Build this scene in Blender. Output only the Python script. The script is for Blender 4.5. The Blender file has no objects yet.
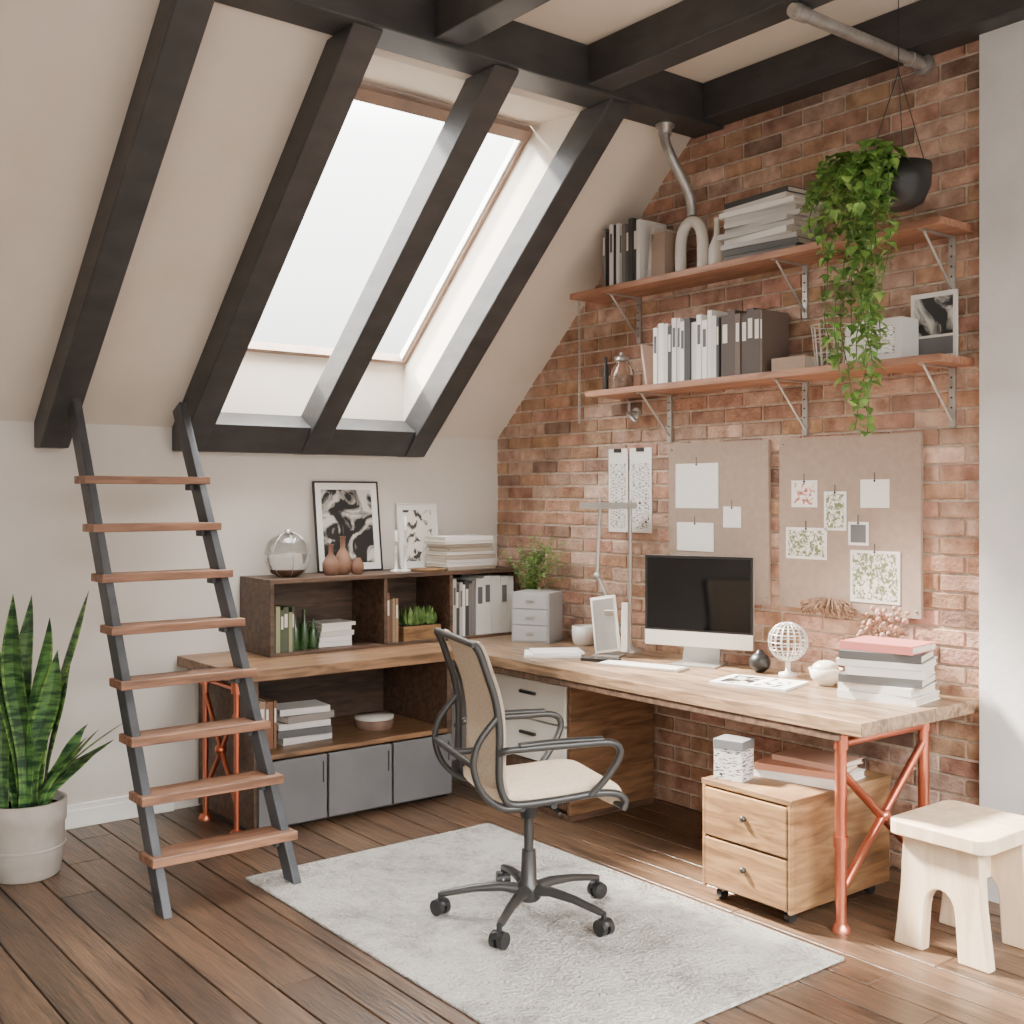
import bpy,bmesh,math,random
from mathutils import Vector,Matrix
R=random.Random(7)
V=Vector
def T(x,y,z): return Matrix.Translation((x,y,z))
def RZ(a): return Matrix.Rotation(math.radians(a),4,'Z')
def RX(a): return Matrix.Rotation(math.radians(a),4,'X')
def RY(a): return Matrix.Rotation(math.radians(a),4,'Y')
# ---------------------------------------------------------------- materials
def hx(r,g,b):
    f=lambda v:(v/255/12.92) if v/255<=.04045 else ((v/255+.055)/1.055)**2.4
    return (f(r),f(g),f(b),1)
def mat(name,c,c2=None,rough=.5,metal=0,scale=5,stretch=(1,1,1),bump=0,bscale=40,bstretch=None,trans=0,ramp=(.35,.65),kind='noise',detail=6,coat=0,spec=.5,dist=0.0,nr=.5,bd=.01):
    m=bpy.data.materials.new(name); m.use_nodes=True
    nt=m.node_tree; N=nt.nodes; L=nt.links
    b=N['Principled BSDF']
    b.inputs['Roughness'].default_value=rough; b.inputs['Metallic'].default_value=metal
    b.inputs['Transmission Weight'].default_value=trans; b.inputs['Coat Weight'].default_value=coat
    b.inputs['Specular IOR Level'].default_value=spec
    tc=N.new('ShaderNodeTexCoord'); mp=N.new('ShaderNodeMapping'); mp.inputs['Scale'].default_value=stretch
    L.new(tc.outputs['Object'],mp.inputs['Vector'])
    at=N.new('ShaderNodeAttribute'); at.attribute_name='Col'
    nz=N.new('ShaderNodeTexNoise'); nz.inputs['Scale'].default_value=scale; nz.inputs['Detail'].default_value=detail; out=nz.outputs['Fac']
    nz.inputs['Distortion'].default_value=dist; nz.inputs['Roughness'].default_value=nr
    L.new(mp.outputs['Vector'],nz.inputs['Vector'])
    cr=N.new('ShaderNodeValToRGB'); cr.color_ramp.elements[0].position=ramp[0]; cr.color_ramp.elements[1].position=ramp[1]
    cr.color_ramp.elements[0].color=c; cr.color_ramp.elements[1].color=c2 or c
    L.new(out,cr.inputs['Fac'])
    mx=N.new('ShaderNodeMix'); mx.data_type='RGBA'; mx.blend_type='MULTIPLY'; mx.inputs[0].default_value=1
    L.new(cr.outputs['Color'],mx.inputs[6]); L.new(at.outputs['Color'],mx.inputs[7])
    L.new(mx.outputs[2],b.inputs['Base Color'])
    if bump:
        bn=N.new('ShaderNodeTexNoise'); bn.inputs['Scale'].default_value=bscale; bn.inputs['Detail'].default_value=5
        m2=N.new('ShaderNodeMapping'); m2.inputs['Scale'].default_value=bstretch or stretch
        L.new(tc.outputs['Object'],m2.inputs['Vector']); L.new(m2.outputs['Vector'],bn.inputs['Vector'])
        bp=N.new('ShaderNodeBump'); bp.inputs['Strength'].default_value=bump; bp.inputs['Distance'].default_value=bd
        L.new(bn.outputs['Fac'],bp.inputs['Height']); L.new(bp.outputs['Normal'],b.inputs['Normal'])
    return m
PL=mat('plaster_wall',hx(226,220,212),hx(219,212,203),rough=.9,scale=2,bump=.12,bscale=30)
PLC=mat('plaster_ceiling',hx(222,212,199),hx(215,204,190),rough=.9,scale=2,bump=.1,bscale=30)
PLP=mat('plaster_pier',hx(216,215,213),hx(202,201,199),rough=.85,scale=3,bump=.3,bscale=18)
WHT=mat('white_trim',hx(238,236,231),rough=.5)
BRK=mat('brick',hx(134,98,78),hx(190,154,130),rough=.88,scale=14,bump=.8,bscale=60,ramp=(.3,.7))
MOR=mat('mortar',hx(210,195,177),hx(180,163,145),rough=.95,scale=30,bump=.6,bscale=90)
FLR=mat('floor_oak',hx(44,33,25),hx(116,89,67),rough=.34,scale=3.2,stretch=(9,.7,9),bump=.4,bscale=8,bstretch=(14,1,14),ramp=(.30,.72),dist=.8,nr=.68,detail=10)
WD=mat('desk_wood',hx(94,74,56),hx(156,127,99),rough=.34,scale=4,stretch=(8,1,8),bump=.12,bscale=10,dist=.8)
WDX=mat('desk_wood_x',hx(98,74,53),hx(152,118,87),rough=.4,scale=4,stretch=(1,8,8),bump=.12,bscale=10,dist=.8)
WDK=mat('dark_walnut',hx(62,46,36),hx(100,76,59),rough=.5,scale=4,stretch=(1,8,8),bump=.12,bscale=10,dist=.8)
WSH=mat('shelf_wood',hx(134,92,70),hx(176,128,100),rough=.5,scale=4,stretch=(8,1,8),bump=.1,bscale=10,dist=.5)
WTR=mat('tread_wood',hx(112,77,57),hx(160,115,87),rough=.5,scale=4,stretch=(1,9,9),bump=.12,bscale=10,dist=.5)
WOAK=mat('cabinet_oak',hx(108,78,50),hx(160,123,83),rough=.48,scale=3,stretch=(1.3,1.3,9),bump=.12,bscale=10,dist=1)
WPALE=mat('pale_birch',hx(200,174,142),hx(220,198,168),rough=.6,scale=3,stretch=(6,6,1),bump=.08,bscale=10,dist=.8)
WFR=mat('window_wood',hx(118,94,78),hx(142,116,98),rough=.5,scale=5)
BEAM=mat('beam_dark',hx(50,50,51),hx(64,63,63),rough=.5,scale=3,stretch=(2,2,5),bump=.06,bscale=18)
RAIL=mat('ladder_rail_grey',hx(62,64,68),hx(80,82,86),rough=.5,metal=.2,scale=8,bump=.05)
COP=mat('copper',hx(200,112,84),hx(212,132,104),rough=.28,metal=.9,scale=6)
SIL=mat('silver_metal',hx(204,202,198),hx(188,186,183),rough=.3,metal=.75)
GAL=mat('galvanised',hx(190,187,182),hx(164,160,155),rough=.36,metal=.6,scale=20)
BLK=mat('black_plastic',hx(28,28,29),rough=.4)
DGR=mat('dark_grey_metal',hx(66,65,64),rough=.33,metal=.5)
GRYD=mat('grey_door',hx(108,108,109),hx(98,98,99),rough=.55,scale=3)
LGR=mat('light_grey_box',hx(154,154,153),rough=.6)
FAB=mat('seat_fabric',hx(214,196,170),hx(202,181,155),rough=.9,scale=60,bump=.3,bscale=300)
MSH=mat('back_mesh',hx(210,194,172),hx(190,172,150),rough=.85,scale=120,bump=.4,bscale=300)
RUG=mat('rug_wool',hx(198,194,187),hx(126,121,114),rough=.97,scale=2.4,bump=1,bscale=70,ramp=(.46,.62),detail=15,dist=.2,nr=.88,bd=.03)
PAP=mat('paper',hx(235,232,226),rough=.8)
COLM=mat('coloured_cover',(1,1,1,1),rough=.6,spec=.3)
PAGES=mat('book_pages',hx(222,212,196),hx(190,180,164),rough=.9,scale=4,stretch=(60,1,60))
LEAF=mat('leaf_green',hx(80,120,56),hx(130,162,88),rough=.45,scale=25)
SNK=mat('snake_leaf',hx(24,54,32),hx(78,116,60),rough=.4,scale=3,stretch=(4,4,16),ramp=(.42,.6))
SOIL=mat('soil',hx(48,36,28),hx(70,54,42),rough=1,scale=40,bump=.8)
CER=mat('ceramic_white',hx(224,219,210),rough=.35)
POT=mat('pot_grey',hx(168,159,150),hx(152,144,135),rough=.7,scale=10,bump=.05)
CLAY=mat('clay',hx(138,102,82),hx(108,78,60),rough=.7,scale=12)
GLS=mat('clear_glass',(.98,.99,.98,1),rough=.03,trans=1)
GGL=mat('green_glass',hx(80,120,70),rough=.08,trans=.6)
SCR=mat('screen_glass',hx(6,6,8),rough=.06,spec=.6)
BRD=mat('pinboard_felt',hx(164,144,128),hx(156,136,121),rough=.9,scale=30,bump=.1,bscale=150)
ART1=mat('art_print_dark',hx(24,24,24),hx(205,200,192),rough=.5,scale=7,ramp=(.47,.56),dist=1.4)
ART2=mat('art_print_gold',hx(60,58,54),hx(236,230,220),rough=.5,scale=16,ramp=(.40,.48),dist=1)
ART3=mat('art_print_floral',hx(180,92,80),hx(240,232,222),rough=.6,scale=45,ramp=(.44,.52),dist=1)
ART4=mat('art_print_green',hx(116,126,86),hx(238,230,220),rough=.6,scale=60,ramp=(.45,.54),dist=1)
TXT=mat('printed_text',hx(50,50,50),hx(232,228,222),rough=.7,scale=30,stretch=(1,1.5,7),ramp=(.42,.46))
DRY=mat('dried_flower',hx(140,108,86),hx(180,152,130),rough=.9,scale=30)
WIRE=mat('wire_white',hx(210,206,200),rough=.4,metal=.4)
# ---------------------------------------------------------------- builder
def spline(pts,n=6):
    P=[V(p) for p in pts]; out=[]
    for i in range(len(P)-1):
        p0=P[i-1] if i>0 else P[i]*2-P[i+1]; p1=P[i]; p2=P[i+1]; p3=P[i+2] if i+2<len(P) else P[i+1]*2-P[i]
        for k in range(n):
            t=k/n
            out.append(.5*((2*p1)+(p2-p0)*t+(2*p0-5*p1+4*p2-p3)*t*t+(3*p1-p0-3*p2+p3)*t**3))
    out.append(P[-1]); return out
class O:
    def __init__(s,name):
        s.name=name; s.v=[]; s.f=[]; s.fm=[]; s.fs=[]; s.fc=[]; s.mats=[]; s.M=Matrix.Identity(4)
    def add(s,vs,fs,m,col=(1,1,1),smooth=False):
        if m not in s.mats: s.mats.append(m)
        k=s.mats.index(m); n=len(s.v)
        s.v+= [s.M@V(v) for v in vs]
        for f in fs:
            s.f.append([i+n for i in f]); s.fm.append(k); s.fs.append(smooth); s.fc.append(col)
    def box(s,lo,hi,m,col=(1,1,1)):
        x0,y0,z0=lo; x1,y1,z1=hi
        s.add([(x0,y0,z0),(x1,y0,z0),(x1,y1,z0),(x0,y1,z0),(x0,y0,z1),(x1,y0,z1),(x1,y1,z1),(x0,y1,z1)],
              [(0,3,2,1),(4,5,6,7),(0,1,5,4),(1,2,6,5),(2,3,7,6),(3,0,4,7)],m,col)
    def cbox(s,c,d,m,col=(1,1,1),rot=None):
        old=s.M; s.M=old@T(*c)@(rot or Matrix.Identity(4))
        s.box((-d[0]/2,-d[1]/2,-d[2]/2),(d[0]/2,d[1]/2,d[2]/2),m,col); s.M=old
    def tube(s,pts,r,m,seg=10,col=(1,1,1),flat=1,closed=False):
        P=[V(p) for p in pts]; n=len(P)
        rr=r if isinstance(r,(list,tuple)) else [r]*n
        vs=[];fs=[]
        t=(P[1]-P[0]).normalized()
        up=V((0,0,1)) if abs(t.z)<.9 else V((1,0,0))
        u=t.cross(up).normalized()
        for i in range(n):
            if closed: tt=(P[(i+1)%n]-P[i-1]).normalized()
            else: tt=(P[min(i+1,n-1)]-P[max(i-1,0)]).normalized()
            u=(u-tt*u.dot(tt)).normalized(); w=tt.cross(u)
            for k in range(seg):
                a=2*math.pi*k/seg
                vs.append(P[i]+u*math.cos(a)*rr[i]+w*math.sin(a)*rr[i]*flat)
        for i in range(n if closed else n-1):
            j=(i+1)%n
            for k in range(seg):
                k2=(k+1)%seg
                fs.append((i*seg+k,i*seg+k2,j*seg+k2,j*seg+k))
        s.add(vs,fs,m,col,True)
        if not closed:
            s.add(vs[:seg],[tuple(range(seg))],m,col); s.add(vs[-seg:],[tuple(range(seg))],m,col)
    def lathe(s,prof,c,m,seg=24,col=(1,1,1),smooth=True):
        vs=[];fs=[]
        for r,z in prof:
            for k in range(seg):
                a=2*math.pi*k/seg; vs.append((c[0]+r*math.cos(a),c[1]+r*math.sin(a),c[2]+z))
        for i in range(len(prof)-1):
            for k in range(seg):
                k2=(k+1)%seg; fs.append((i*seg+k,i*seg+k2,(i+1)*seg+k2,(i+1)*seg+k))
        s.add(vs,fs,m,col,smooth)
        if prof[0][0]>1e-4: s.add(vs[:seg],[tuple(range(seg))],m,col)
        if prof[-1][0]>1e-4: s.add(vs[-seg:],[tuple(range(seg))],m,col)
    def sphere(s,c,r,m,col=(1,1,1),sz=1,seg=20):
        s.lathe([(max(r*math.sin(math.pi*i/12),1e-5),-r*sz*math.cos(math.pi*i/12)) for i in range(13)],c,m,seg,col)
    def prism(s,poly,o,u,v,w,m,col=(1,1,1)):
        o,u,v,w=V(o),V(u),V(v),V(w); n=len(poly)
        a=[o+u*p[0]+v*p[1] for p in poly]; b=[q+w for q in a]
        s.add(a+b,[tuple(range(n)),tuple(range(2*n-1,n-1,-1))]+[(i,(i+1)%n,n+(i+1)%n,n+i) for i in range(n)],m,col)
    def sweep(s,path,side,hw,th,m,col=(1,1,1),ws=None,crown=0):
        P=[V(p) for p in path]; side=V(side); n=len(P); K=8
        sec=[]
        for k in range(K+1):
            u=-1+2*k/K; e=math.sqrt(max(0,1-abs(u)**6)); sec.append((u,e*.5))
        ring=[(u,t) for u,t in sec]+[(u,-t) for u,t in reversed(sec[1:-1])]
        vs=[];fs=[];q=len(ring)
        for i in range(n):
            tt=(P[min(i+1,n-1)]-P[max(i-1,0)]).normalized(); nn=tt.cross(side).normalized()
            w=hw*(ws[i] if ws else 1)
            for u,t in ring: vs.append(P[i]+side*u*w+nn*(t*th+crown*u*u))
        for i in range(n-1):
            for k in range(q):
                k2=(k+1)%q; fs.append((i*q+k,i*q+k2,(i+1)*q+k2,(i+1)*q+k))
        s.add(vs,fs,m,col,True)
        s.add(vs[:q],[tuple(range(q))],m,col); s.add(vs[-q:],[tuple(range(q))],m,col)
    def leaf(s,p,d,up,L,W,m,col=(1,1,1),prof=(0,.75,1,.8,.45,0),bend=.25):
        p=V(p); d=V(d).normalized(); side=d.cross(V(up))
        if side.length<1e-3: side=V((1,0,0))
        side.normalize(); nn=side.cross(d)
        vs=[];fs=[];n=len(prof)
        for i,w in enumerate(prof):
            t=i/(n-1); c=p+d*L*t-nn*bend*L*t*t
            vs+=[c-side*W*w/2+nn*W*.12*w,c,c+side*W*w/2+nn*W*.12*w]
        for i in range(n-1):
            a=i*3; fs+=[(a,a+1,a+4,a+3),(a+1,a+2,a+5,a+4)]
        s.add(vs,fs,m,col,True)
    def done(s,bevel=0,seg=2,loc=None,recalc=True):
        me=bpy.data.meshes.new(s.name); 
        c=V((0,0,0))
        if s.v and loc!='origin':
            mn=V([min(v[i] for v in s.v) for i in range(3)]); mxx=V([max(v[i] for v in s.v) for i in range(3)])
            c=V(((mn.x+mxx.x)/2,(mn.y+mxx.y)/2,mn.z))
        me.from_pydata([v-c for v in s.v],[],s.f)
        for m in s.mats: me.materials.append(m)
        ca=me.color_attributes.new('Col','FLOAT_COLOR','CORNER')
        for i,p in enumerate(me.polygons):
            p.material_index=s.fm[i]; p.use_smooth=s.fs[i]
            for li in p.loop_indices: ca.data[li].color=(*s.fc[i][:3],1)
        if recalc:
            bm=bmesh.new(); bm.from_mesh(me); bmesh.ops.recalc_face_normals(bm,faces=bm.faces); bm.to_mesh(me); bm.free()
        ob=bpy.data.objects.new(s.name,me); ob.location=c; bpy.context.collection.objects.link(ob)
        if bevel:
            b=ob.modifiers.new('bevel','BEVEL'); b.width=bevel; b.segments=seg; b.limit_method='ANGLE'; b.angle_limit=math.radians(50); b.harden_normals=False
        return ob
# ---------------------------------------------------------------- room
KZ=1.89; TH=math.radians(42.24); C,S=math.cos(TH),math.sin(TH)
def SL(s,d): return (-s*C+d*S, KZ+s*S+d*C)   # (y,z)
XL=-5.2
o=O('floor')
o.box((XL,-6.6,-.08),(.2,.2,-.012),BLK)
x=XL; W=.148
while x<.05:
    y=-6.6-R.random()*1.5
    while y<.1:
        L=R.uniform(1.6,2.6); g=R.uniform(.7,1.35); w=R.uniform(.97,1.03)
        y1=min(y+L,.1)
        if y1>-6.6: o.box((x+.0035,max(y,-6.6)+.0015,-.03),(min(x+W,.2)-.0035,y1-.0015,0),FLR,(g*w,g,g/w))
        y+=L
    x+=W
o.done(.002,1)
o=O('wall_back'); o.box((XL,0,0),(.2,.2,KZ),PL); o.done()
o=O('wall_left_unseen'); o.box((XL-.1,-6.6,0),(XL,.2,3.6),PL); o.done()  # out of view, added to stop side fill and shade the left
o=O('wall_right')
o.prism([(-6.6,0),(.2,0),(.2,1.95),(-1.7,3.6),(-6.6,3.6)],(.008,0,0),(0,1,0),(0,0,1),(.19,0,0),MOR)
BH=.073; BL=.225; z=0; row=0
while z<3.5:
    y=.0-(BL/2 if row%2 else 0)+BL
    while y>-3.14:
        ya,yb=min(y,0),y-BL+.011
        if ya-yb>.03 and z<KZ+.908*(-yb)+.1:
            j=R.uniform(-.003,.003); h=R.random()
            g=R.uniform(.8,1.2)
            if h<.10: col=(g*.64,g*.64,g*.68)
            elif h<.34: col=(g*1.15,g*1.25,g*1.34)
            elif h<.46: col=(g*1.32,g*1.5,g*1.68)
            else: col=(g*1.03,g*R.uniform(.92,1.06),g*R.uniform(.88,1.06))
            o.box((j-.001,yb,z+.005+R.uniform(-.001,.001)),(.02,ya,z+BH-.006+R.uniform(-.001,.001)),BRK,col)
        y-=BL
    z+=BH; row+=1
o.done(.003,1)
o=O('wall_pier'); o.box((-.05,-6.6,0),(.05,-3.115,3.55),PLP); o.done(.004)
def yzprism(o,poly,x0,x1,m): o.prism(poly,(x0,0,0),(0,1,0),(0,0,1),(x1-x0,0,0),m)
WX0,WX1=-1.92,-.72
o=O('ceiling_slope')
rect=[SL(-.05,0),SL(2.2,0),SL(2.2,.3),SL(-.05,.3)]
yzprism(o,rect,XL,WX0,PLC); yzprism(o,rect,WX1,.012,PLC)
yzprism(o,[SL(-.05,0),SL(.1,0),SL(.336,.26),SL(.336,.3),SL(-.05,.3)],WX0,WX1,PLC)
ST=1.86
yzprism(o,[SL(2.10,0),SL(2.2,0),SL(2.2,.3),SL(ST,.3),SL(ST,.26)],WX0,WX1,PLC)
o.done()
o=O('ceiling'); o.box((XL,-6.6,3.5),(.2,-1.6,3.6),PLC); o.done()
for i,(x0,x1) in enumerate([(WX0,-1.05),(-1.05,WX1)]):
    o=O('window_%d'%(i+1))
    def sb(xa,xb,s0,s1,d0,d1,m): yzprism(o,[SL(s0,d0),SL(s1,d0),SL(s1,d1),SL(s0,d1)],xa,xb,m)
    f=.022
    sb(x0,x0+f,.34,ST-.003,.22,.28,WFR); sb(x1-f,x1,.34,ST-.003,.22,.28,WFR)
    sb(x0+f,x1-f,.34,.34+f,.22,.28,WFR); sb(x0+f,x1-f,ST-.06,ST-.003,.20,.28,WFR)
    g=.012
    sb(x0+f,x0+f+g,.362,ST-.06,.235,.27,WHT); sb(x1-f-g,x1-f,.362,ST-.06,.235,.27,WHT)
    o.done()
rp=[(0,1.77),(-.095,1.77),SL(2.264,-.14),SL(2.11,0),(0,KZ)]
for xc in (-2.61,-1.96,-1.30,-.655):
    o=O('roof_rafter'); yzprism(o,rp,xc-.065,xc+.065,BEAM); o.done(.006)
o=O('skylight_sill_beam'); yzprism(o,[(0,1.772),(-.090,1.772),SL(.16,-.13),SL(.12,0),(0,KZ)],-1.895,-.72,BEAM); o.done(.005)
o=O('ceiling_beam'); o.box((XL,-1.79,3.31),(0,-1.6,3.5),BEAM); o.done(.006)
for x0,x1 in ((-.15,0),(-.88,-.74),(-1.68,-1.54)):
    o=O('ceiling_beam'); o.box((x0,-6.6,3.325),(x1,-1.79,3.5),BEAM); o.done(.006)
o=O('baseboard_back'); o.box((XL,-.018,0),(-2.02,0,.11),WHT); o.box((XL,-.024,0),(-2.02,0,.085),WHT); o.done(.004)
# ---------------------------------------------------------------- ladder
o=O('loft_ladder')
for xr,zb,k in ((-2.60,0,.0),(-2.07,.013,-.023)):
    o.prism([(-1.39+zb*.546,zb),(-1.30+zb*.546,zb),(-.235,1.95),(-.325,1.99)],(xr,0,0),(0,1,0),(k,0,1),(.035,0,0),RAIL)
for i in range(8):
    zc=.185+.205*i; yc=-1.345+zc*(1.07/1.96)
    g=R.uniform(.9,1.1)
    o.box((-2.615,yc-.075,zc-.017),(-2.015-.023*zc,yc+.07,zc+.017),WTR,(g,g,g))
    for xr in (-2.565,-2.085-.023*zc): o.cbox((xr,yc,zc-.03),(.02,.06,.03),RAIL)
o.done(.004)
# ---------------------------------------------------------------- books helpers
def book(o,M,t,h,d,col,band=None):
    old=o.M; o.M=old@M; c=.003
    o.box((0,0,0),(c,d,h),COLM,col); o.box((t-c,0,0),(t,d,h),COLM,col); o.box((c,0,0),(t-c,c,h),COLM,col)
    o.box((c,c,.004),(t-c,d-.004,h-.004),PAGES)
    if band: o.box((t*.2,-.0008,h*.55),(t*.8,.001,h*.85),COLM,band)
    o.M=old
def row_books(o,M,L,h0,h1,d,pal,t0=.015,t1=.035,lean=0):
    x=0
    while x<L-.01:
        t=min(R.uniform(t0,t1),L-x); c=R.choice(pal); h=R.uniform(h0,h1)
        k=sum(c)/3; b=(.75,.72,.66) if k<.3 else (.12,.12,.12)
        book(o,M@T(x,R.uniform(0,.01),0),t-.001,h,d*R.uniform(.9,1),c,b if R.random()<.6 else None); x+=t
def flat(o,M,w,d,t,col):
    old=o.M; o.M=old@M; c=.003
    o.box((-w/2,-d/2,0),(w/2,d/2,c),COLM,col); o.box((-w/2,-d/2,t-c),(w/2,d/2,t),COLM,col)
    o.box((-w/2,-d/2,c),(w/2,-d/2+c,t-c),COLM,col); o.box((-w/2+.004,-d/2+c,c),(w/2-.004,d/2-.005,t-c),PAGES); o.M=old
def stack(o,M,n,w,d,H,pal,jit=6):
    z=0
    for i in range(n):
        t=H/n*R.uniform(.8,1.2); q=R.uniform(.86,1)
        flat(o,M@T(R.uniform(-.01,.01),R.uniform(-.006,.006),z)@RZ(R.uniform(-jit,jit)),w*q,d*q,t-.0015,pal[i%len(pal)] if isinstance(pal,tuple) else R.choice(pal)); z+=t
    return z
WB=[(.78,.76,.72),(.7,.68,.64),(.85,.83,.8)]
NB=[(.03,.03,.035),(.06,.06,.06),(.1,.1,.1),(.75,.73,.7),(.2,.19,.18),(.5,.48,.45)]
BR=[(.2,.1,.06),(.12,.08,.05),(.3,.2,.13),(.45,.4,.34)]
GR=[(.1,.16,.07),(.16,.2,.1),(.3,.3,.18),(.08,.1,.06)]
# ---------------------------------------------------------------- desks
DZ=.76; DT=.05
o=O('corner_desk')
o.box((-2.0,-.70,DZ-DT),(-.78,-.005,DZ),WDX,(.95,.92,.9))
for i in range(5):
    g=R.uniform(.88,1.1); x0=-.78+i*.1545
    o.box((x0,-3.095,DZ-DT),(x0+.1535,-.005,DZ),WD,(g,g,g))
o.box((-.775,-3.0,DZ-DT-.03),(-.74,-.72,DZ-DT),WDK)
def trestle(o,ax,ay,bx,by,zt,r=.018):
    for (x,y) in ((ax,ay),(bx,by)):
        o.tube([(x,y,.0),(x,y,zt)],r,COP,14); o.lathe([(.034,0),(.034,.012),(.02,.03)],(x,y,0),COP)
        o.lathe([(.026,0),(.026,.05)],(x,y,zt-.06),COP); 
    o.tube([(ax,ay,zt-.04),(bx,by,zt-.04)],r*.8,COP,12); o.tube([(ax,ay,.14),(bx,by,zt-.1)],r*.75,COP,12); o.tube([(ax,ay,zt-.14),(bx,by,.14)],r*.75,COP,12)
    mx,my=(ax+bx)/2,(ay+by)/2; o.sphere((mx,my,(.14+zt-.12)/2),.028,COP)
trestle(o,-.745,-2.985,-.22,-2.985,DZ-DT,.021)
o.tube([(-.745,-2.985,.3),(-.745,-2.985,.34)],.026,COP,14)
trestle(o,-1.955,-.60,-1.955,-.25,DZ-DT,.014)
o.done(.003)
# storage below back desk
o=O('low_storage_cabinet')
o.box((-1.90,-.66,.02),(-.80,-.03,.05),WDK); o.box((-1.90,-.66,.05),(-1.875,-.03,DZ-DT-.002),WDK); o.box((-.83,-.66,.05),(-.80,-.03,DZ-DT-.002),WDK)
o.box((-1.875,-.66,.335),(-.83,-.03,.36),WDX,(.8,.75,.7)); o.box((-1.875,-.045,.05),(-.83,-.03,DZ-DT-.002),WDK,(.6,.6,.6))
o.box((-1.90,-.62,0),(-.80,-.1,.02),BLK)
w=(1.90-.80-.02)/3
for i in range(3):
    x=-1.89+i*w; o.box((x+.006,-.682,.03),(x+w-.006,-.662,.33),GRYD); o.box((x+w-.03,-.688,.2),(x+w-.024,-.682,.30),BLK)
o.done(.003)
o=O('cubby_shelf_unit')
x0,x1,yf,yb,z0,z1=-1.67,-.12,-.36,-.012,DZ,1.14
o.box((x0,yf,z1-.022),(x1,yb,z1),WDK); o.box((x0,yf,z0),(x1,yb,z0+.015),WDK)
for x in (x0,-1.02,-.60,x1-.02): o.box((x,yf+.001,z0+.015),(x+.02,yb,z1-.022),WDK)
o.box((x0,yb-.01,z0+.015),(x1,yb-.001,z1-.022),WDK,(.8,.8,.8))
o.done(.002)
o=O('books_in_cubby')
row_books(o,T(-1.64,-.33,.775),.12,.19,.24,.17,GR); 
stack(o,T(-1.25,-.2,.775),5,.2,.17,.12,WB)
row_books(o,T(-.99,-.34,.775),.07,.23,.27,.18,BR)
row_books(o,T(-.575,-.35,.775),.16,.28,.32,.2,NB,.018,.03)
row_books(o,T(-.41,-.35,.775),.26,.31,.325,.24,WB,.05,.07)
o.done()
o=O('glass_bottles')
for i,(x,h) in enumerate(((-1.49,.17),(-1.44,.2),(-1.39,.15))):
    o.lathe([(.02,0),(.022,.01),(.022,h*.6),(.009,h*.75),(.009,h)],(x,-.27,.775),GGL)
o.done()
o=O('herb_planter_box')
o.box((-.88,-.33,.775),(-.64,-.2,.85),WOAK); o.box((-.87,-.32,.84),(-.65,-.21,.853),SOIL)
for i in range(70):
    x=R.uniform(-.86,-.66);y=R.uniform(-.31,-.22); a=R.uniform(0,6.28)
    o.leaf((x,y,.85),(math.cos(a)*.4,math.sin(a)*.4,1),(math.cos(a),math.sin(a),0),R.uniform(.05,.11),.03,LEAF,(R.uniform(.5,1.1),)*3)
o.done()
o=O('books_on_low_shelf')
row_books(o,T(-1.86,-.55,.36),.13,.17,.24,.17,BR); stack(o,T(-1.55,-.42,.36),5,.28,.2,.17,[(.1,.1,.1),(.6,.58,.55),(.75,.73,.7),(.25,.22,.2)])
o.done()
o=O('round_tin'); o.lathe([(.09,0),(.1,.02),(.1,.05),(.06,.055)],(-1.12,-.42,.36),CLAY,col=(.8,.9,1)); o.lathe([(.1,.05),(.102,.065),(.0,.07)],(-1.12,-.42,.36),CER,col=(.7,.7,.7)); o.done()
# ---------------------------------------------------------------- on top of cubby
o=O('glass_terrarium')
o.lathe([(.05,0),(.085,.02),(.11,.07),(.115,.12),(.10,.17),(.06,.21),(.02,.225)],(-1.49,-.19,1.14),GLS); 
o.lathe([(.05,.003),(.085,.03),(.085,.04),(.001,.045)],(-1.49,-.19,1.14),CLAY,col=(1.1,1.1,1.1))
for k in range(7):
    a=k*math.pi/3.5; o.tube([(-1.49+math.cos(a)*r,-.19+math.sin(a)*r,1.14+z) for r,z in ((.05,0),(.087,.02),(.112,.07),(.117,.12),(.102,.17),(.062,.21),(.02,.226))],.002,SIL,6)
o.lathe([(.118,.118),(.118,.124)],(-1.49,-.19,1.14),SIL); o.lathe([(.02,.22),(.02,.235),(.008,.24)],(-1.49,-.19,1.14),SIL)
o.done()
def frame(name,xc,w,h,fm,am,zb,yb,tilt=-7,matw=.05,bw=.012,extra=None):
    o=O(name); o.M=T(xc,yb,zb)@RX(tilt)
    o.box((-w/2,-.015,0),(-w/2+bw,0,h),fm); o.box((w/2-bw,-.015,0),(w/2,0,h),fm); o.box((-w/2+bw,-.015,0),(w/2-bw,0,bw),fm); o.box((-w/2+bw,-.015,h-bw),(w/2-bw,0,h),fm)
    o.box((-w/2+bw,-.008,bw),(w/2-bw,-.001,h-bw),PAP); o.box((-w/2+matw,-.0095,matw),(w/2-matw,-.008,h-matw),am)
    o.done(.001)
frame('framed_art_print',-1.06,.40,.49,BLK,ART1,1.142,-.075,-7,.045,.008)
frame('framed_botanical_print',-.60,.27,.37,PAP,ART2,1.142,-.06,-7,.04,.007)
o=O('clay_vase')
for x,h in ((-1.27,.16),(-1.2,.2)):
    o.lathe([(.03,0),(.042,.02),(.045,.06),(.03,h*.55),(.013,h*.7),(.013,h*.92),(.018,h)],(x,-.24,1.14),CLAY)
o.lathe([(.025,0),(.035,.02),(.036,.05),(.02,.08),(.02,.085)],(-1.12,-.25,1.14),CLAY,col=(1.2,1.2,1.2)); o.done()
o=O('candlestick')
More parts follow.
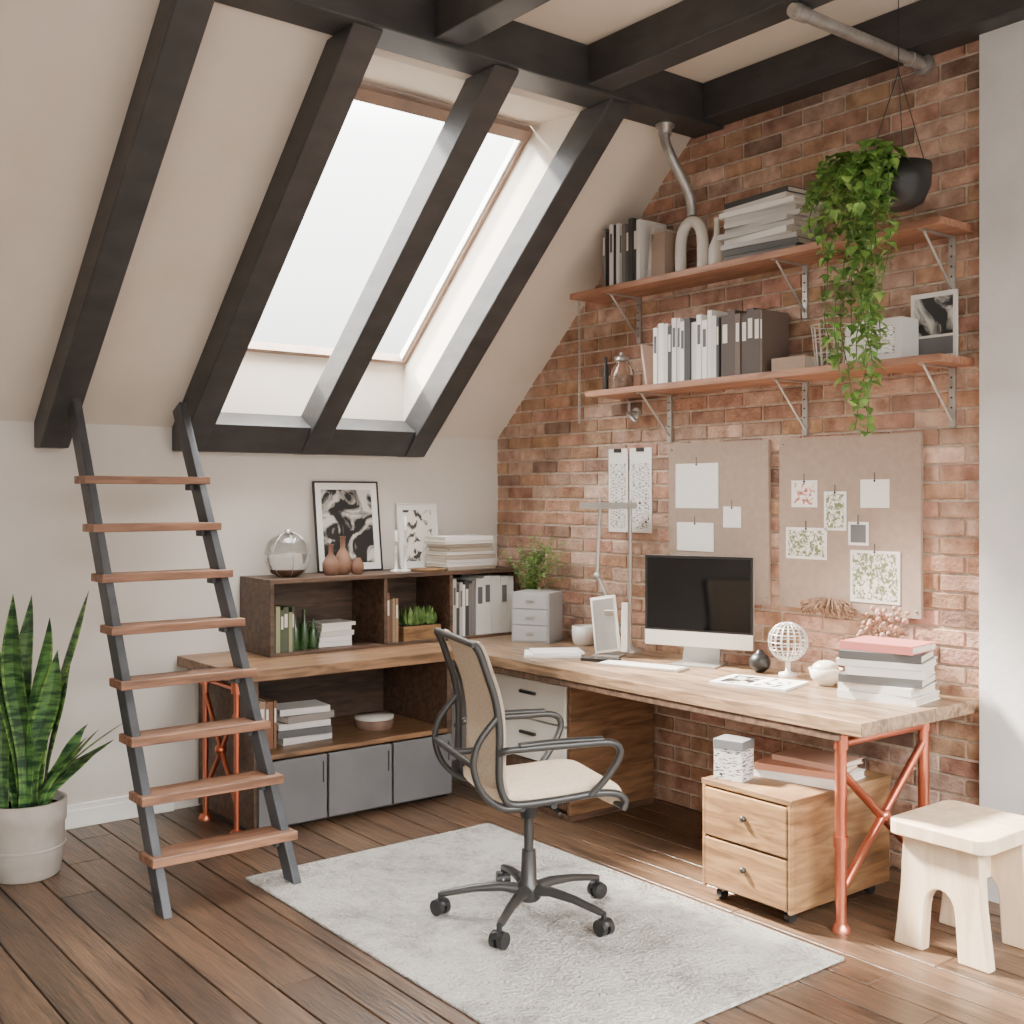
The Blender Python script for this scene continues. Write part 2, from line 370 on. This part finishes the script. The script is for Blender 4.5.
for x,h in ((-.86,.2),(-.8,.27)):
    o.lathe([(.03,0),(.03,.008),(.008,.015),(.008,h*.5),(.014,h*.52),(.007,h*.56),(.007,h*.8),(.016,h*.82)],(x,-.22,1.14),CER); o.lathe([(.01,h*.82),(.01,h*1.1),(.002,h*1.12)],(x,-.22,1.14),CER)
o.done()
o=O('stacked_magazines'); stack(o,T(-.42,-.20,1.14),9,.34,.22,.185,WB+[(.4,.33,.26)],3); o.done()
o=O('small_tray'); o.lathe([(.09,0),(.1,.012),(.095,.012),(.088,.004),(.001,.004)],(-.68,-.26,1.14),WOAK); o.done()
# ---------------------------------------------------------------- under desk
o=O('drawer_pedestal')
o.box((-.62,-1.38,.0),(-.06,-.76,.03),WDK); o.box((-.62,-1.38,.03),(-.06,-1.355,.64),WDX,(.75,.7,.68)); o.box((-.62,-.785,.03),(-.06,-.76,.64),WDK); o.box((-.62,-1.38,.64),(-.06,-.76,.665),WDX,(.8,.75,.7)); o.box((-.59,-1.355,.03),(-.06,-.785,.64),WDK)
for i in range(3):
    z=.05+i*.2; o.box((-.625,-1.345,z),(-.59,-.795,z+.19),CER if i>0 else WDK); o.box((-.64,-1.13,z+.12),(-.625,-1.01,z+.135),DGR)
o.done(.003)
o=O('rolling_file_cabinet')
cx0,cx1,cy0,cy1=-.88,-.27,-2.87,-2.45
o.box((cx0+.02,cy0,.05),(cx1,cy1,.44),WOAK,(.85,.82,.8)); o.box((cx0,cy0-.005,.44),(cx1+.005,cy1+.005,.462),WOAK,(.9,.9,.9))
o.box((cx0,cy0,.05),(cx0+.02,cy0+.015,.44),WOAK); o.box((cx0,cy1-.015,.05),(cx0+.02,cy1,.44),WOAK)
for z in (.062,.252):
    o.box((cx0-.004,cy0+.018,z),(cx0+.019,cy1-.018,z+.18),WOAK,(1.05,1.03,1)); o.sphere((cx0-.012,(cy0+cy1)/2,z+.1),.012,DGR)
for x in (cx0+.06,cx1-.06):
    for y in (cy0+.05,cy1-.05):
        o.tube([(x,y-.012,.022),(x,y+.012,.022)],.022,BLK,16); o.cbox((x,y,.04),(.03,.032,.02),SIL)
o.done(.003)
o=O('box_file'); o.M=T(-.79,-2.53,.462)@RZ(15); o.box((-.05,-.06,0),(.05,.06,.15),TXT,(.8,.8,.8)); o.box((-.052,-.062,.12),(.052,.062,.155),GRYD); o.done(.002)
o=O('books_on_cabinet'); flat(o,T(-.54,-2.68,.463)@RZ(-80),.36,.27,.03,(.75,.72,.68)); flat(o,T(-.54,-2.68,.493)@RZ(-72),.33,.25,.025,(.45,.2,.12)); flat(o,T(-.50,-2.7,.518)@RZ(-85),.28,.2,.02,(.6,.35,.25)); o.done()
# ---------------------------------------------------------------- shelves
def shelf(name,y0,y1,z,ys):
    o=O(name); o.box((-.25,y1,z-.03),(-.002,y0,z),WSH)
    for y in ys:
        o.box((-.014,y-.014,z-.27),(-.002,y+.014,z-.03),GAL); o.box((-.235,y-.012,z-.036),(-.01,y+.012,z-.030),GAL)
        o.tube([(-.21,y,z-.036),(-.012,y,z-.24)],.0055,GAL,8)
        for k in range(5): o.sphere((-.016,y,z-.07-.04*k),.004,DGR,seg=8)
    o.done(.002)
ZU,ZB=2.61,2.09
shelf('bracket_shelf',-.95,-3.07,ZU,(-1.22,-2.27,-2.98)); shelf('bracket_shelf',-1.07,-3.07,ZB,(-1.44,-2.27,-2.98))
RB=RZ(-90)
o=O('books_on_shelf')
row_books(o,T(-.22,-1.17,ZU)@RB,.28,.28,.33,.19,NB); book(o,T(-.2,-1.47,ZU)@RB@RY(6),.02,.26,.18,(.6,.55,.5)); o.box((-.2,-1.59,ZU),(-.06,-1.5,ZU+.22),COLM,(.35,.26,.2)); o.done()
o=O('stack_of_magazines')
stack(o,T(-.13,-2.18,ZU)@RB,11,.42,.22,.28,[(.05,.05,.05),(.6,.58,.55),(.2,.2,.2),(.5,.49,.47),(.78,.76,.73),(.12,.12,.12)],7)
o.done()
o=O('books_on_shelf')
flat(o,T(-.1,-1.42,ZB+.0)@RB@T(0,0,.11)@RX(0)@RY(80),.2,.16,.012,(.7,.5,.4))
row_books(o,T(-.22,-1.53,ZB)@RB,.42,.27,.32,.2,WB+[(.9,.88,.85),(.08,.08,.08)],.02,.04)
row_books(o,T(-.22,-1.96,ZB)@RB,.24,.27,.31,.2,[(.1,.08,.07),(.16,.12,.1),(.3,.22,.18)],.03,.05)
flat(o,T(-.13,-2.33,ZB)@RB,.18,.15,.06,(.35,.25,.18))
o.done()
o=O('photo_storage_box'); o.M=T(-.10,-2.74,ZB); o.box((-.09,-.13,0),(.03,.13,.17),PAP,(.8,.8,.8)); o.box((-.092,-.1,.03),(-.09,.02,.14),TXT); o.done(.002)
o=O('framed_photo'); o.M=T(-.05,-2.93,ZB); o.box((-.012,-.1,0),(0,.1,.27),PAP,(.85,.85,.85)); o.box((-.0135,-.085,.1),(-.012,.085,.25),ART1,(.9,.9,.9)); o.box((-.013,-.085,.02),(-.012,.085,.09),GRYD); o.done(.002)
o=O('wire_basket')
for k in range(16):
    a=k*math.pi/8; o.tube([(-.14+.06*math.cos(a),-2.5+.06*math.sin(a),ZB),(-.14+.08*math.cos(a),-2.5+.08*math.sin(a),ZB+.18)],.0016,WIRE,5)
for z,r in ((.003,.06),(.06,.067),(.12,.073),(.18,.08)):
    o.tube([(-.14+r*math.cos(a*math.pi/12),-2.5+r*math.sin(a*math.pi/12),ZB+z) for a in range(24)],.002,WIRE,5,closed=True)
o.done()
o=O('glass_jar')
o.lathe([(.055,0),(.06,.01),(.06,.1),(.035,.13),(.035,.15)],(-.15,-1.24,ZB),GLS); o.lathe([(.038,.15),(.038,.17),(.01,.175),(.012,.19)],(-.15,-1.24,ZB),SIL); o.lathe([(.05,.005),(.05,.07),(.001,.075)],(-.15,-1.24,ZB),DRY); o.done()
o=O('metal_bottle'); o.lathe([(.015,0),(.015,.12),(.008,.14),(.008,.18)],(-.15,-1.12,ZB),DGR); o.done()
o=O('arch_vase')
o.tube(spline([(-.14,-1.64,ZU),(-.14,-1.64,ZU+.15),(-.14,-1.66,ZU+.22),(-.14,-1.71,ZU+.25),(-.14,-1.76,ZU+.22),(-.14,-1.78,ZU+.15),(-.14,-1.78,ZU)],6),.028,CER,16); o.done()
o=O('ceramic_bottle_vase'); o.lathe([(.035,0),(.04,.02),(.04,.1),(.015,.16),(.012,.22),(.016,.24)],(-.13,-1.86,ZU),CER); o.done()
o=O('bent_conduit_pipe')
pp=spline([(-.27,-1.66,3.31),(-.27,-1.66,3.24),(-.25,-1.68,3.16),(-.19,-1.70,3.05),(-.15,-1.71,2.97),(-.14,-1.71,2.89)],8); o.tube(pp,.024,GAL,14)
o.lathe([(.045,0),(.045,-.012),(.032,-.014),(.032,-.05)],(-.27,-1.66,3.31),GAL); o.done()
o=O('ceiling_pipe')
o.tube([(-.86,-2.86,3.295),(-.0,-2.86,3.295)],.024,GAL,14); o.tube([(-.03,-2.86,3.295),(0,-2.86,3.295)],.042,GAL,16); o.tube([(-.12,-2.86,3.295),(-.07,-2.86,3.295)],.03,GAL,16); o.tube([(-.84,-2.86,3.295),(-.78,-2.86,3.295)],.03,GAL,16); o.tube([(-.81,-2.86,3.295),(-.81,-2.86,3.325)],.012,GAL)
o.done()
o=O('hanging_chain')
for k in range(26):
    z=2.57-k*.025; a=90 if k%2 else 0
    old=o.M; o.M=T(-.2,-.97,z)@RZ(a); o.tube([(.006*math.cos(t*math.pi/4),0,.016*math.sin(t*math.pi/4)) for t in range(8)],.0022,GAL,5,closed=True); o.M=old
o.done()
o=O('pipe_coat_hook'); o.tube(spline([(0,-1.2,1.98),(-.05,-1.2,1.98),(-.08,-1.22,1.97),(-.09,-1.28,1.93)],5),.012,GAL); o.tube([(-.06,-1.2,1.96),(-.06,-1.2,2.04)],.008,GAL); o.tube([(-.012,-1.2,1.98),(0,-1.2,1.98)],.03,GAL,14); o.done()
# ---------------------------------------------------------------- pinboards
def pinboard(y0,y1,z0,z1,items):
    o=O('pinboard'); o.box((-.022,y1,z0),(-.004,y0,z1),BRD)
    for (a,b,c,d,m) in items:
        o.box((-.0255,y0-b,c),(-.0225,y0-a,d),PAP); 
        if m: o.box((-.0265,y0-b+.012,c+.012),(-.0255,y0-a-.012,d-.012),m)
        o.tube([(-.027,y0-(a+b)/2,d-.005),(-.027,y0-(a+b)/2,d+.03)],.0018,DGR,6); o.sphere((-.027,y0-(a+b)/2,d-.006),.005,DGR,seg=8)
    for y in (y0-.02,y1+.02):
        for z in (z0+.03,z1-.03): o.sphere((-.022,y,z),.006,GAL,seg=8)
    o.done(.002)
pinboard(-1.445,-2.075,1.045,1.81,[(.05,.33,1.49,1.71,None),(.06,.3,1.28,1.42,None),(.36,.47,1.4,1.5,None)])
pinboard(-2.137,-2.85,1.05,1.81,[(.07,.21,1.5,1.62,ART3),(.245,.36,1.40,1.57,ART4),(.43,.57,1.5,1.62,None),(.04,.26,1.27,1.41,ART4),(.37,.47,1.34,1.44,GRYD),(.38,.62,1.10,1.32,ART4)])
o=O('hanging_calendar')
for a,b,m in ((-.99,-1.135,PAP),(-1.15,-1.31,TXT)):
    o.box((-.008,b,1.36),(-.003,a,1.80),PAP); o.box((-.0095,b+.015,1.38),(-.008,a-.015,1.72),TXT)
    o.cbox((-.01,(a+b)/2,1.79),(.012,.05,.02),DGR)
o.done()
# ---------------------------------------------------------------- hanging plant
o=O('hanging_pothos')
pc=V((-.38,-2.98,2.63))
o.lathe([(.05,0),(.09,.02),(.115,.08),(.12,.16),(.112,.16),(.105,.1)],pc,BLK,30); o.lathe([(.0,.14),(.11,.14)],pc,SOIL)
for k in range(3):
    a=k*2.094+.4; o.tube([(pc.x+.118*math.cos(a),pc.y+.118*math.sin(a),pc.z+.15),(pc.x,pc.y,3.15)],.002,DGR,6)
o.tube([(pc.x,pc.y,3.15),(pc.x,pc.y,3.5)],.002,DGR,6)
def vine(st,dr,ln,g0=.28,sz=.048,tw=0):
    p=V(st); d=V(dr); pts=[p.copy()]
    steps=int(ln/.03)
    for i in range(steps):
        d=(d+V((R.uniform(-.25,.25),R.uniform(-.25,.25)+tw,-g0))).normalized()
        p=p+d*.03
        if p.x>-.31 and p.z<2.68: p.x=min(p.x,-.31)
        pts.append(p.copy())
        for q in range(2):
            a=R.uniform(0,6.28); s=R.uniform(.6,1.2)*sz; g=R.uniform(.6,1.5)
            ld=V((math.cos(a),math.sin(a),R.uniform(-.9,.3)))
            if p.x+ld.x*s>-.27: ld.x=-abs(ld.x)
            o.leaf(p,ld,(0,0,1),s,s*.75,LEAF,(g*R.uniform(.85,1.1),g,g*.8),prof=(0,.9,1,.7,.3,0))
    if len(pts)>2: o.tube(pts,.0022,LEAF,5,col=(.6,.7,.5))
for k in range(38):
    a=R.uniform(.9,3.9); st=pc+V((.09*math.cos(a),.09*math.sin(a),.15))
    vine(st,(math.cos(a)*.9-.1,math.sin(a)*.5+.3,R.uniform(.2,1.4)),R.choice([.22,.28,.34,.42]),.26,.05)
for k in range(12):
    st=pc+V((-.10+R.uniform(-.05,.02),R.uniform(-.06,.10),.12)); vine(st,(-.2,R.uniform(-.2,.6),.1),R.uniform(.5,1.08),.34,sz=.05,tw=.0)
o.done(recalc=False)
# ---------------------------------------------------------------- items on desk
o=O('desktop_computer')
o.M=T(-.20,-1.81,DZ)@RZ(-68)
w=.53
o.box((-w/2,-.012,.085),(w/2,.008,.51),SIL); o.box((-w/2+.0,-.014,.155),(w/2,-.0122,.51),BLK); o.box((-w/2+.012,-.0148,.165),(w/2-.012,-.0141,.498),SCR)
o.box((-w/2,-.0145,.085),(w/2,-.0122,.155),CER)
o.prism([(-.01,.0),(.0,.0),(.05,.12),(.06,.3),(.045,.3),(.03,.13)],(-.09,.03,0),(0,1,0),(0,0,1),(.18,0,0),SIL)
o.box((-.11,-.09,0),(.11,.09,.008),SIL)
o.done(.003)
o=O('computer_keyboard'); o.M=T(-.46,-1.70,DZ)@RZ(-72); o.box((-.21,-.06,0),(.21,.06,.01),SIL)
for i in range(14):
    for j in range(5): o.box((-.2+i*.0286,-.052+j*.021,.01),(-.2+i*.0286+.024,-.052+j*.021+.018,.0135),CER)
o.done(.001)
o=O('open_magazine'); o.M=T(-.40,-2.33,DZ)@RZ(-75); flat(o,T(0,0,0),.34,.25,.01,(.8,.78,.74)); o.box((-.17,-.12,.0101),(.17,.12,.0105),PAP); o.box((-.14,-.1,.0105),(-.01,.1,.011),ART1,(1.1,1.05,1)); o.box((.02,-.1,.0105),(.14,.1,.011),TXT); o.done()
o=O('stack_of_books'); 
pal=((.78,.76,.73),(.7,.68,.65),(.12,.12,.12),(.78,.76,.74),(.7,.68,.65),(.1,.1,.1),(.42,.13,.11))
stack(o,T(-.26,-2.86,DZ)@RZ(-78),7,.33,.25,.2,pal,9); o.done()
o=O('black_paperweight'); o.sphere((-.15,-2.13,DZ+.045),.048,BLK,sz=.93); o.lathe([(.02,.085),(.012,.1),(.001,.103)],(-.15,-2.13,DZ),BLK); o.done()
o=O('wire_globe_sculpture'); gc=V((-.13,-2.27,DZ+.15)); 
o.lathe([(.04,0),(.04,.012),(.012,.02),(.012,.07)],(-.13,-2.27,DZ),CER)
for k in range(9):
    a=k*math.pi/9; o.M=T(*gc)@RZ(math.degrees(a)); o.tube([(.085*math.cos(t*math.pi/14),0,.085*math.sin(t*math.pi/14)) for t in range(28)],.0028,WIRE,6,closed=True)
for k in range(-3,4):
    r=.085*math.cos(k*.4); o.M=T(gc.x,gc.y,gc.z+.085*math.sin(k*.4)); o.tube([(r*math.cos(t*math.pi/12),r*math.sin(t*math.pi/12),0) for t in range(24)],.0028,WIRE,6,closed=True)
o.done()
o=O('ceramic_bowl')
o.lathe([(.03,0),(.06,.03),(.07,.07),(.066,.07),(.055,.03),(.001,.01)],(-.2,-2.52,DZ),CER); o.sphere((-.2,-2.52,DZ+.07),.055,CER,sz=.6,col=(.9,.86,.82)); o.done()
o=O('dried_flower_vase'); o.lathe([(.03,0),(.04,.03),(.035,.09),(.018,.12),(.02,.14)],(-.09,-2.72,DZ),CLAY,col=(1.1,1.1,1.1))
for k in range(70):
    a=R.uniform(0,6.28); e=R.uniform(.1,.5); p=V((-.09,-2.72,DZ+.13)); q=p+V((min(math.cos(a)*e*.12,.03),math.sin(a)*e*.28,R.uniform(.06,.20))); o.tube([p,q],.001,DRY,4); o.sphere(q,R.uniform(.006,.014),DRY,seg=6,col=(R.uniform(.9,1.2),.95,R.uniform(.9,1.1)))
o.done()
o=O('dried_lavender_bundle')
for k in range(90):
    y=-2.41+R.uniform(-.13,.13); o.tube([(-.03,-2.41+(y+2.41)*.5,1.1+R.uniform(-.01,.01)),(-.04-R.random()*.02,y,1.065+R.uniform(-.02,.03)),(-.035,y+R.uniform(-.03,.03),1.03+R.uniform(-.01,.03))],.003,DRY,5,col=(.75,.7,.66))
o.done()
o=O('copper_cup'); o.lathe([(.028,0),(.034,.01),(.036,.09),(.033,.09),(.03,.015),(.001,.01)],(-.15,-1.1,DZ),COP)
for k in range(6): o.lathe([(.0365,.012+k*.013),(.038,.016+k*.013),(.0365,.02+k*.013)],(-.15,-1.1,DZ),COP)
o.done()
o=O('desk_lamp')
bx,by=-.12,-1.27
o.lathe([(.07,0),(.07,.014),(.02,.022),(.014,.04)],(bx,by,DZ),SIL,28)
o.tube([(bx,by,DZ+.02),(bx,by,1.53)],.009,SIL,10); o.tube([(bx-.02,by+.0,1.5),(bx-.1,by+.16,1.5)],.007,SIL)
o.M=T(bx-.07,by+.09,1.505)@RZ(25); o.box((-.07,-.13,-.018),(.07,.13,.012),SIL); o.box((-.06,-.12,-.020),(.06,.12,-.018),PAP); o.M=Matrix.Identity(4)
o.tube([(bx-.09,by+.13,1.49),(bx-.09,by+.15,1.14),(bx-.03,by+.02,.84),(bx,by,.8)],.009,SIL,10); o.sphere((bx-.09,by+.15,1.14),.02,SIL); o.sphere((bx,by,1.5),.018,SIL)
o.tube([(bx-.09,by+.13,1.5),(bx-.09,by+.13,1.56)],.004,SIL)
o.done()
o=O('tablet_stand'); o.M=T(-.33,-1.33,DZ)@RZ(-60); o.box((-.07,-.05,0),(.07,.08,.008),SIL)
o.cbox((-.02,.02,.155),(.13,.012,.28),CER,rot=RX(-14)@RY(-10)); o.cbox((-.02,.012,.157),(.11,.003,.255),SIL,rot=RX(-14)@RY(-10)); o.cbox((.0,.05,.12),(.05,.008,.22),SIL,rot=RX(18)); o.cbox((.08,.03,.14),(.03,.1,.24),CER,rot=RZ(10)@RX(-10)); o.done(.002)
o=O('smartphone'); o.M=T(-.47,-1.43,DZ)@RZ(-60); o.box((-.09,-.04,0),(.09,.04,.014),BLK); o.box((-.084,-.035,.014),(.084,.035,.0145),SCR); o.done(.003)
o=O('notepad'); o.M=T(-.52,-1.13,DZ)@RZ(-40); flat(o,T(0,0,0),.28,.2,.012,(.8,.79,.77)); flat(o,T(.02,.01,.012)@RZ(8),.25,.18,.01,(.85,.84,.82)); o.done()
o=O('desk_drawer_box'); o.M=T(-.23,-.66,DZ)@RZ(-62)
o.box((-.11,-.1,0),(.11,.1,.27),LGR)
for i in range(3): o.box((-.1,-.104,.01+i*.087),(.1,-.1,.09+i*.087),LGR,(1.15,1.15,1.15)); o.box((-.025,-.11,.045+i*.087),(.025,-.104,.06+i*.087),SIL)
o.done(.003)
o=O('small_white_planter'); o.lathe([(.05,0),(.062,.02),(.066,.1),(.06,.1),(.055,.02)],(-.13,-.93,DZ),CER); o.lathe([(.0,.085),(.06,.085)],(-.13,-.93,DZ),SOIL); o.done()
o=O('potted_fern'); fx,fy=-.10,-.465; o.lathe([(.055,0),(.07,.02),(.08,.16),(.073,.16),(.065,.03)],(fx,fy,DZ),CER); o.lathe([(.0,.145),(.073,.145)],(fx,fy,DZ),SOIL)
for k in range(40):
    a=R.uniform(0,6.28); e=R.uniform(.3,1.5); L=R.uniform(.22,.44)
    if math.cos(a)>.1 : e*=.25
    if math.sin(a)>.1 : e*=.5
    pts=spline([(fx,fy,.9),(fx+math.cos(a)*e*.08,fy+math.sin(a)*e*.08,.9+L*.6),(fx+math.cos(a)*e*.2,fy+math.sin(a)*e*.22-.08,.9+L)],5)
    o.tube(pts,.0015,LEAF,4)
    for p in pts[3:]:
        for q in range(2):
            b=R.uniform(0,6.28); g=R.uniform(1,1.9); o.leaf(p,(math.cos(b)*.8,math.sin(b)*.8,R.uniform(-.2,.6)),(0,0,1),R.uniform(.02,.035),.018,LEAF,(g,g,g*.9))
o.done(recalc=False)
# ---------------------------------------------------------------- rug
o=O('area_rug'); o.box((-2.18,-3.15,.001),(-.95,-1.17,.012),RUG); o.done(.004)
# ---------------------------------------------------------------- chair
o=O('office_chair'); CH=T(-1.54,-2.20,.012)@RZ(-18); o.M=CH
o.lathe([(.035,.055),(.045,.065),(.045,.11),(.03,.13),(.026,.24)],(0,0,0),DGR); o.lathe([(.018,.24),(.018,.42)],(0,0,0),DGR); o.lathe([(.03,.36),(.034,.38),(.034,.42)],(0,0,0),BLK)
for k in range(5):
    a=math.radians(175-72*k-38+18+4); ca,sa=math.cos(a),math.sin(a)
    pts=[(ca*r,sa*r,z) for r,z in ((.02,.095),(.1,.105),(.2,.098),(.31,.078),(.325,.076))]
    o.tube(pts,[.026,.022,.018,.015,.012],DGR,12,flat=.8)
    cx,cy=ca*.325,sa*.325; o.tube([(cx,cy,.04),(cx,cy,.08)],.01,BLK)
    b=a+R.uniform(.4,1.6); wx,wy=math.cos(b),math.sin(b)
    for q in (-1,1): o.tube([(cx+wx*.006*q,cy+wy*.006*q,.029),(cx+wx*.026*q,cy+wy*.026*q,.029)],.029,BLK,18)
    o.lathe([(.028,.037),(.024,.052),(.01,.058)],(cx,cy,0),BLK,14)
o.cbox((-.01,0,.435),(.2,.12,.04),DGR); o.tube([(.02,-.2,.45),(.02,.2,.45)],.012,DGR); o.tube([(-.1,-.2,.45),(-.1,.2,.45)],.012,DGR); o.tube([(.04,-.06,.43),(.04,-.2,.42)],.006,BLK)
seat=spline([(.275,0,.425),(.272,0,.455),(.245,0,.482),(.17,0,.492),(.05,0,.486),(-.08,0,.482),(-.15,0,.486),(-.185,0,.505)],6)
o.sweep(seat,(0,1,0),.225,.055,FAB,ws=[.93]*6+[1]*(len(seat)-6),crown=-.006)
B=.055
back=spline([(-.205+.03,0,.50),(-.235+.045,0,.55),(-.245+B,0,.64),(-.245+B,0,.74),(-.26+B,0,.84),(-.29+B,0,.93),(-.315+B,0,1.0),(-.33+B,0,1.025)],6)
o.sweep(back,(0,1,0),.22,.022,MSH,crown=-.022)
full=[(.27,.42),(.28,.45),(.25,.478),(.17,.488),(.05,.48),(-.08,.474),(-.15,.478),(-.180,.505),(-.196,.56),(-.252+B,.64),(-.252+B,.74),(-.267+B,.84),(-.297+B,.93),(-.322+B,1.0),(-.34+B,1.03)]
for sgn in (-1,1):
    o.tube(spline([(x,sgn*.232,z) for x,z in full],5),.0135,DGR,10)
    o.tube(spline([(x,sgn*.232,z) for x,z in ((-.12,.462),(-.19,.47),(-.26,.53),(-.29,.62),(-.27,.70),(-.205,.78))],6),.012,DGR,10)
    ap=spline([(-.20,sgn*.245,.66),(-.17,sgn*.265,.672),(-.08,sgn*.275,.676),(.08,sgn*.275,.676),(.19,sgn*.275,.675),(.235,sgn*.273,.655),(.235,sgn*.268,.61),(.19,sgn*.255,.54),(.14,sgn*.24,.485)],6)
    o.tube(ap,.013,DGR,12)
    o.tube(spline([(-.14,sgn*.275,.688),(0,sgn*.275,.692),(.17,sgn*.275,.689)],5),[.015]*11,DGR,12,flat=.7)
for x,z in ((-.338+B,1.03),(-.29,.62),(.272,.43)):
    o.tube([(x,-.232,z),(x,.232,z)],.012,DGR)
o.tube([(-.29,0,.62),(-.20,0,.62)],.012,DGR)
o.done()
# ---------------------------------------------------------------- stool
o=O('wooden_stool')
def arch():
    a=[(-.175,0),(-.150,.2),(-.14,.385),(.14,.385),(.150,.2),(.175,0),(.065,0)]
    for k in range(9):
        t=math.pi*k/8; a.append((.055*math.cos(t)*1.0,.15+.075*math.sin(t)))
    a.append((-.065,0)); return a
for x in (-.68,-.40):
    o.prism(arch(),(x,-3.33,0),(0,1,0),(0,0,1),(.045,0,0),WPALE)
o.box((-.635,-3.36,.22),(-.4,-3.30,.30),WPALE)
a=[]; 
for cxx,cyy,s in ((1,1,0),(-1,1,1),(-1,-1,2),(1,-1,3)):
    for k in range(5):
        t=math.pi/2*(s+k/4); a.append((cxx*.135+.045*math.cos(t),cyy*.14+.045*math.sin(t)))
o.prism(a,(-.515,-3.33,.385),(1.12,0,0),(0,1,0),(0,0,.05),WPALE,(1.03,1.03,1.03))
o.done(.006,3)
# ---------------------------------------------------------------- snake plant
o=O('potted_snake_plant'); pc=V((-2.86,-.56,0))
o.lathe([(.118,0),(.135,.012),(.145,.1),(.152,.12),(.150,.21),(.157,.225),(.160,.31),(.148,.312),(.14,.27)],pc,POT,36); o.lathe([(.0,.275),(.142,.275)],pc,SOIL)
for z in (.12,.22): o.lathe([(.152,z),(.158,z+.006),(.154,z+.012)],pc,POT,36)
def blade(a,rad,lean,H,W,curl=0):
    b=pc+V((math.cos(a)*rad,math.sin(a)*rad,.26)); d=V((math.cos(a),math.sin(a),0)); n=16
    tw=a+R.uniform(-.9,.9)+math.pi/2
    vs=[];cols=[]
    for i in range(n+1):
        t=i/n; tw2=tw+curl*t; side=V((math.cos(tw2),math.sin(tw2),0))
        c=b+d*lean*(t**1.8)*H+V((0,0,H*(t-.18*lean*t*t)))+side*.015*math.sin(t*7+a*3)
        w=W*(.45+.9*math.sin(min(t*1.25,1)*math.pi/2)-.4*t)*(1 if t<.6 else max(0,1-((t-.6)/.4)**1.9))*.5+.0005
        nn=side.cross(V((0,0,1)))
        vs.append([c-side*w+nn*w*.35,c-side*w*.8+nn*w*.2,c,c+side*w*.8+nn*w*.2,c+side*w+nn*w*.35])
    fl=[p for r in vs for p in r]
    for k in range(4):
        fs=[(i*5+k,i*5+k+1,(i+1)*5+k+1,(i+1)*5+k) for i in range(n)]
        g=R.uniform(.85,1.1); col=(2.4,1.9,1.4) if k in (0,3) else (g,g,g)
        o.add(fl,fs,SNK,col,True)
for k in range(13):
    a=k*2.4; blade(a,R.uniform(.02,.085),R.uniform(.05,.3),[.93,.7,.85,.6,.9,.75,.55,.95,.65,.8,.7,.9,.8][k],R.uniform(.075,.095),R.uniform(-.7,.7))
for a in (-.5,-.1,.3,-1.0,.0,-.7): blade(a,.08,R.uniform(.6,.95),R.uniform(.28,.42),.06,.4)
o.done(recalc=False)
# ---------------------------------------------------------------- light
w=bpy.data.worlds.new('sky'); bpy.context.scene.world=w; w.use_nodes=True
nt=w.node_tree; bg=nt.nodes['Background']
tc=nt.nodes.new('ShaderNodeTexCoord'); sx=nt.nodes.new('ShaderNodeSeparateXYZ'); nt.links.new(tc.outputs['Generated'],sx.inputs[0])
cr=nt.nodes.new('ShaderNodeValToRGB'); nt.links.new(sx.outputs['Z'],cr.inputs['Fac'])
E=36.
def g(v,t=(1,.98,.95)): return (v/E*t[0],v/E*t[1],v/E*t[2],1)
cr.color_ramp.elements[0].position=0; cr.color_ramp.elements[0].color=g(1.4)
cr.color_ramp.elements[1].position=.5; cr.color_ramp.elements[1].color=g(E,(1,.985,.955))
e=cr.color_ramp.elements.new(.05); e.color=g(2.1)
e=cr.color_ramp.elements.new(.3); e.color=g(7)
nt.links.new(cr.outputs['Color'],bg.inputs[0]); bg.inputs[1].default_value=E
sd=bpy.data.lights.new('sun','SUN'); sd.energy=60; sd.angle=.14; sd.color=(1,.92,.81)
so=bpy.data.objects.new('sun',sd); bpy.context.collection.objects.link(so)
so.rotation_euler=V((.75,-1.75,-1.95)).to_track_quat('-Z','Y').to_euler(); so.location=(-3,3,6)
cd=bpy.data.cameras.new('camera'); cam=bpy.data.objects.new('camera',cd); bpy.context.collection.objects.link(cam)
cam.location=(-4.16,-5.43,1.55); cam.rotation_euler=(math.radians(90),0,math.radians(-38.2)); cd.sensor_width=36; cd.lens=39.8; cd.shift_y=-.0156
bpy.context.scene.camera=cam
